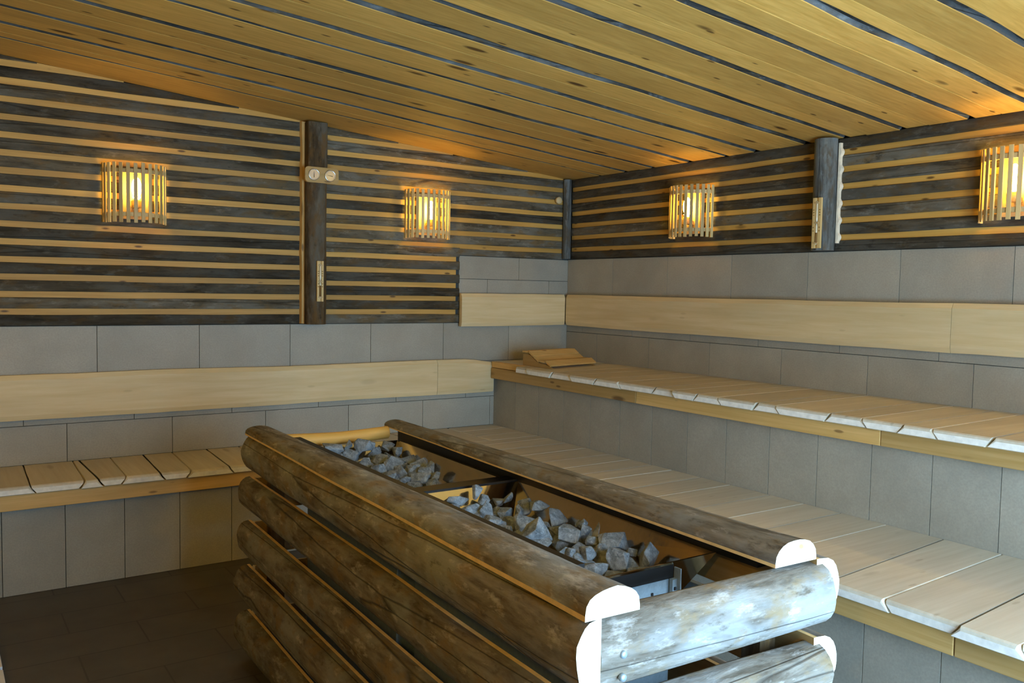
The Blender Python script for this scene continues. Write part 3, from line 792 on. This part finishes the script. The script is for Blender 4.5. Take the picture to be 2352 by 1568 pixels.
# ================================================================ THE TWO HEATERS
def heater(y0, y1, label, near):
    """y0 near edge, y1 far edge of the stone hopper"""
    xl, xr, zt, zb = -3.085, -2.62, .950, .80
    sk = .03                                       # the right side runs slightly outwards towards the back
    h = empty('sauna_heater', (-2.87, (y0+y1)/2, 0), label, 'heater')
    loc = h['_o']; ins = .085
    T = [(xl, y0, zt), (xr, y0, zt), (xr+sk, y1, zt), (xl+sk, y1, zt)]
    B_ = [(xl+ins, y0+ins, zb), (xr-ins, y0+ins, zb), (xr+sk-ins, y1-ins, zb), (xl+sk+ins, y1-ins, zb)]
    o_ = .006
    mb = MB()
    T2 = [(xl-o_, y0-o_, zt), (xr+o_, y0-o_, zt), (xr+sk+o_, y1+o_, zt), (xl+sk-o_, y1+o_, zt)]
    B2 = [(a+(-o_ if i in (0, 3) else o_), b+(-o_ if i < 2 else o_), c-.002) for i, (a, b, c) in enumerate(B_)]
    vs = T+B_+T2+B2
    fs = []
    for i in range(4):
        j = (i+1) % 4
        fs += [(i, j, 4+j, 4+i), (8+i, 12+i, 12+j, 8+j), (i, 8+i, 8+j, j)]
    fs += [(4, 5, 6, 7), (15, 14, 13, 12)]
    mb.add(vs, fs, M['mirror'], (.5, .5)); mb.build('stone_hopper', h, loc)
    # body
    mb = MB(); bx0, bx1, by0, by1 = xl+.03, -2.778, y0+.004, y1-.05
    mb.box(bx0, bx1, by0, by1, .16, .795, M['galv']); mb.build('casing', h, loc, bevel=.004)
    mb = MB(); mb.box(bx0-.002, bx1+.002, by0-.006, by0+.002, .905, .944, M['black']); mb.box(bx0+.0, bx1-.0, by0-.002, by0+.006, .795, .905, M['galv']); fp = mb.build('front_panel', h, loc)  # black strip stands for the dark reflection on the hopper's outer face
    if near:
        mb = MB(); mb.box(bx1-.012, bx1+.02, by0-.018, by0-.006, .82, .905, M['galv']); mb.box(bx1+.004, bx1+.008, by0-.03, by0-.0061, .82, .935, M['galv']); mb.build('corner_bracket', fp, loc)
        for xx_, zc_ in ((bx1-.004, .85), (bx1-.004, .88)):
            mb = MB(); mb.box(xx_-.003, xx_+.003, by0-.021, by0-.0175, zc_-.004, zc_+.004, M['black']); mb.build('screw', fp, loc)
        for xx_ in (-3.0, -2.92, -2.85):
            mb = MB(); mb.box(xx_-.003, xx_+.003, by0-.005, by0-.001, .868, .875, M['black']); mb.build('screw', fp, loc)
    for xx in (bx0+.04, bx1-.04):
        for yy in (by0+.05, by1-.05):
            mb = MB(); mb.box(xx-.015, xx+.015, yy-.015, yy+.015, 0, .16, M['black']); mb.build('leg', h, (xx, yy, 0))
    return h
heater(-4.052, -3.045, 'nearer polished steel sauna heater heaped with grey stones inside the log guard', True)
heater(-2.965, -2.03, 'farther polished steel sauna heater heaped with grey stones inside the log guard', False)
# black steel rim carried by the guard
mb = MB()
def bar(p, q, w, z0, z1, lat):
    p = Vector(p); q = Vector(q); l = Vector(lat); vs = []
    for P in (p, q):
        for s, z in ((0, z0), (1, z0), (1, z1), (0, z1)): vs.append((P.x+l.x*w*s, P.y+l.y*w*s, z))
    mb.add(vs, [(0, 1, 2, 3), (7, 6, 5, 4), (0, 4, 5, 1), (1, 5, 6, 2), (2, 6, 7, 3), (3, 7, 4, 0)], M['black'])
bar((-3.092, -4.06), (-3.058, -2.0), .14, .945, .999, (-1, 0))
bar((-2.612, -4.20), (-2.572, -2.0), .045, .945, .999, (1, 0))
bar((-3.075, -3.041), (-2.588, -3.041), .072, .938, .958, (0, 1))
mb.build('steel_rim', hg, (-2.85, -3.0, .95), label='black steel rim')
mb = MB(); mb.box(-2.60, -2.53, -4.25, -2.1, .800, .806, M['galv']); mb.box(-2.60, -2.597, -4.25, -2.1, .806, .83, M['galv']); mb.build('steel_rail', hg, (-2.56, -3.2, .8), label='galvanised steel rail')

# ================================================================ STONES
def stone(x, y, z, sx, sy, sz, rz, name, label, group, tilt=0, npts=18):
    bm = bmesh.new(); rr = random.Random(int(abs(x*7919+y*104729+z*31)*1000))
    for i in range(npts):
        v = Vector((rr.gauss(0, 1), rr.gauss(0, 1), rr.gauss(0, 1))).normalized()*rr.uniform(.78, 1.10)
        bm.verts.new((v.x*sx/2, v.y*sy/2, v.z*sz/2))
    bmesh.ops.convex_hull(bm, input=bm.verts)
    bmesh.ops.delete(bm, geom=[v for v in bm.verts if not v.link_faces], context='VERTS')
    bmesh.ops.dissolve_limit(bm, angle_limit=.22, verts=bm.verts, edges=bm.edges)
    bmesh.ops.bevel(bm, geom=list(bm.edges), offset=.002, segments=1, affect='EDGES', clamp_overlap=True)
    R_ = Matrix.Rotation(rz, 4, 'Z') @ Matrix.Rotation(tilt, 4, 'Y'); bmesh.ops.transform(bm, matrix=R_, verts=bm.verts)
    for v in bm.verts:
        v.co += v.co.normalized()*.002*nz(v.co.x*80+x*9, v.co.y*80, v.co.z*80+y*7)
    me = bpy.data.meshes.new(name); bm.to_mesh(me); bm.free(); me.materials.append(M['rock'])
    o = bpy.data.objects.new(name, me); COL.objects.link(o); o.location = (x, y, z); tag(o, label, 'stone', group); return o
NEAR= [(-2.894, -3.103, 0.917, 0.087, 0.043),(-2.806, -3.096, 0.941, 0.046, 0.061),(-2.781, -3.105, 0.901, 0.039, 0.039),(-2.718, -3.103, 0.897, 0.048, 0.039),(-2.703, -3.149, 0.905, 0.035, 0.048),(-2.868, -3.164, 0.885, 0.066, 0.046),(-2.905, -3.105, 0.885, 0.05, 0.028),(-2.833, -3.203, 0.885, 0.045, 0.055),(-2.771, -3.221, 0.885, 0.058, 0.051),(-2.889, -3.327, 0.885, 0.075, 0.043),(-2.708, -3.254, 0.901, 0.064, 0.052),(-2.706, -3.344, 0.921, 0.064, 0.042),(-2.778, -3.375, 0.885, 0.076, 0.066),(-2.872, -3.54, 0.885, 0.1, 0.09),(-2.764, -3.45, 0.885, 0.039, 0.03),(-2.705, -3.436, 0.897, 0.077, 0.053),(-2.757, -3.518, 0.885, 0.05, 0.034),(-2.705, -3.551, 0.913, 0.02, 0.026),(-2.704, -3.585, 0.917, 0.036, 0.031),(-2.756, -3.579, 0.885, 0.068, 0.075),(-2.717, -3.603, 0.885, 0.041, 0.066),(-2.709, -3.644, 0.917, 0.039, 0.059),(-2.746, -3.673, 0.885, 0.04, 0.032),(-2.708, -3.728, 0.897, 0.092, 0.053),(-2.763, -3.733, 0.885, 0.043, 0.032),(-2.784, -3.838, 0.885, 0.055, 0.073),(-2.886, -3.699, 0.885, 0.042, 0.039),(-2.876, -3.732, 0.885, 0.028, 0.031),(-2.84, -3.753, 0.885, 0.053, 0.039),(-2.909, -3.812, 0.885, 0.051, 0.037),(-2.895, -3.869, 0.885, 0.07, 0.036),(-2.703, -3.809, 0.885, 0.032, 0.035),(-2.701, -3.868, 0.897, 0.06, 0.07),(-2.767, -3.797, 0.885, 0.025, 0.039),(-2.737, -3.26, 0.885, 0.033, 0.045),(-2.866, -3.357, 0.885, 0.031, 0.034)]
FAR= [(-2.948, -2.092, 0.942, 0.109, 0.05),(-2.918, -2.091, 0.906, 0.043, 0.042),(-2.864, -2.082, 0.942, 0.045, 0.05),(-2.792, -2.092, 0.942, 0.092, 0.067),(-2.857, -2.088, 0.89, 0.09, 0.067),(-2.733, -2.087, 0.902, 0.068, 0.064),(-2.675, -2.088, 0.926, 0.066, 0.056),(-2.765, -2.219, 0.89, 0.07, 0.041),(-2.876, -2.309, 0.89, 0.063, 0.054),(-2.67, -2.109, 0.89, 0.048, 0.043),(-2.673, -2.191, 0.914, 0.054, 0.054),(-2.67, -2.306, 0.91, 0.081, 0.063),(-2.753, -2.329, 0.89, 0.091, 0.055),(-2.866, -2.411, 0.89, 0.057, 0.058),(-2.889, -2.557, 0.89, 0.046, 0.056),(-2.81, -2.512, 0.89, 0.052, 0.057),(-2.674, -2.421, 0.894, 0.068, 0.059),(-2.745, -2.48, 0.89, 0.062, 0.053),(-2.678, -2.532, 0.906, 0.054, 0.054),(-2.792, -2.634, 0.89, 0.067, 0.037),(-2.719, -2.542, 0.89, 0.057, 0.039),(-2.71, -2.615, 0.89, 0.034, 0.037),(-2.96, -2.087, 0.914, 0.053, 0.032),(-2.857, -2.64, 0.89, 0.046, 0.028),(-2.816, -2.088, 0.91, 0.044, 0.043),(-2.745, -2.088, 0.942, 0.046, 0.045)]
SPECIAL_N = {13: 'largest grey stone on the nearer heater, with a bright cut facet facing the camera', 1: 'upright pointed grey stone at the far end of the nearer heater',
             32: 'pale rounded stone standing alone at the near right corner of the nearer heater', 23: 'long pale blue-grey slab of stone lying along the right of the nearer heater',
             0: 'long flat tilted stone at the far left of the nearer heater', 25: 'pale stone with bright veins near the front edge of the nearer heater'}
ORD = ['first', 'second', 'third', 'fourth', 'fifth', 'sixth', 'seventh', 'eighth', 'ninth', 'tenth', 'eleventh', 'twelfth', 'thirteenth', 'fourteenth', 'fifteenth', 'sixteenth', 'seventeenth', 'eighteenth', 'nineteenth', 'twentieth']
def heap(L, which, special, xl, xr):
    w = (xr-xl)/3; lanes = {0: [], 1: [], 2: []}
    for i, s in enumerate(L):
        if i not in special: lanes[min(2, max(0, int((s[0]-xl)/w)))].append(i)
    lab = dict(special)
    for k, ids in lanes.items():
        ids.sort(key=lambda i: -L[i][1])
        for r, i in enumerate(ids):
            lab[i] = 'grey stone on the %s heater, %s, %s from far end' % (which, ['by left rim', 'mid heap', 'by right side'][k], ORD[min(r, 19)])
    for i, (x, y, z, sw, sh) in enumerate(L):
        hz = .6*z  # noqa
        dp = (sw+sh)/2
        tl = 0
        if which == 'nearer' and i == 1: sw, sh, tl = .034, .062, .3
        o = stone(x, y, z+.012, sw*(1.12 if z > .9 else 1.3)+.006, dp*1.2+.006, sh*(1.1 if z > .9 else 1.4)+.008, -.6+random.uniform(-.12, .12), 'sauna_stone', lab[i], 'stones on the %s heater' % which, tl, 14 if sw > .05 else 11)
heap(NEAR, 'nearer', SPECIAL_N, -2.94, -2.69)
heap(FAR, 'farther', {0: 'flat long stone at the far left corner of the farther heater'}, -2.92, -2.63)
# stones underneath, seen through the gaps
def under(y0, y1, which, n):
    k = 0
    for j in range(n):
        t = (j+.5)/n; y = y0+.085+(y1-y0-.17)*t
        for q in range(3):
            x = -2.985+.115*q+random.uniform(-.012, .012)+.02*(which == 'farther'); s = random.uniform(.095, .125)
            stone(x, y+random.uniform(-.01, .01), .868+random.uniform(-.010, .008), s, s*random.uniform(.8, 1), .085, random.uniform(0, 3), 'sauna_stone', 'half hidden grey stone under the heap on the %s heater' % which, 'lower stones on the %s heater' % which)
under(-4.05, -3.05, 'nearer', 9); under(-2.96, -2.03, 'farther', 9)

# ================================================================ LIGHT AND CAMERA
def area(name, loc, rot, sx, sy, e, col):
    l = bpy.data.lights.new(name, 'AREA'); l.shape = 'RECTANGLE'; l.size = sx; l.size_y = sy; l.energy = e; l.color = col
    o = bpy.data.objects.new(name, l); COL.objects.link(o); o.location = loc; o.rotation_euler = rot; return o
area('daylight', (-2.45, YN-.25, 1.1), (math.radians(90), 0, 0), 2.4, 1.85, 440, (.45, .70, 1.0))
w = bpy.data.worlds.new('sky'); SC.world = w; w.use_nodes = True
w.node_tree.nodes['Background'].inputs[0].default_value = (.55, .72, 1, 1); w.node_tree.nodes['Background'].inputs[1].default_value = .6

cd = bpy.data.cameras.new('camera'); cam = bpy.data.objects.new('camera', cd); COL.objects.link(cam)
cd.sensor_width = 36; cd.lens = 36*1970.283/2352; cd.clip_start = .05
Rv = Vector((0.8265184830, -0.5626367554, 0.0175236613)); Uv = Vector((0.0193220103, 0.0594688639, 0.9980431424)); Fv = Vector((0.5625778676, 0.8245625117, -0.0600233884))
cam.matrix_world = Matrix(((Rv.x, Uv.x, -Fv.x, -4.430973), (Rv.y, Uv.y, -Fv.y, -5.684898), (Rv.z, Uv.z, -Fv.z, 1.674485), (0, 0, 0, 1)))
SC.camera = cam
SC.view_settings.view_transform = 'Standard'; SC.view_settings.look = 'None'; SC.view_settings.gamma = 1; SC.view_settings.use_curve_mapping = False
SC.view_settings.exposure = -0.36
for o in bpy.data.objects:
    if '_o' in o: del o['_o']
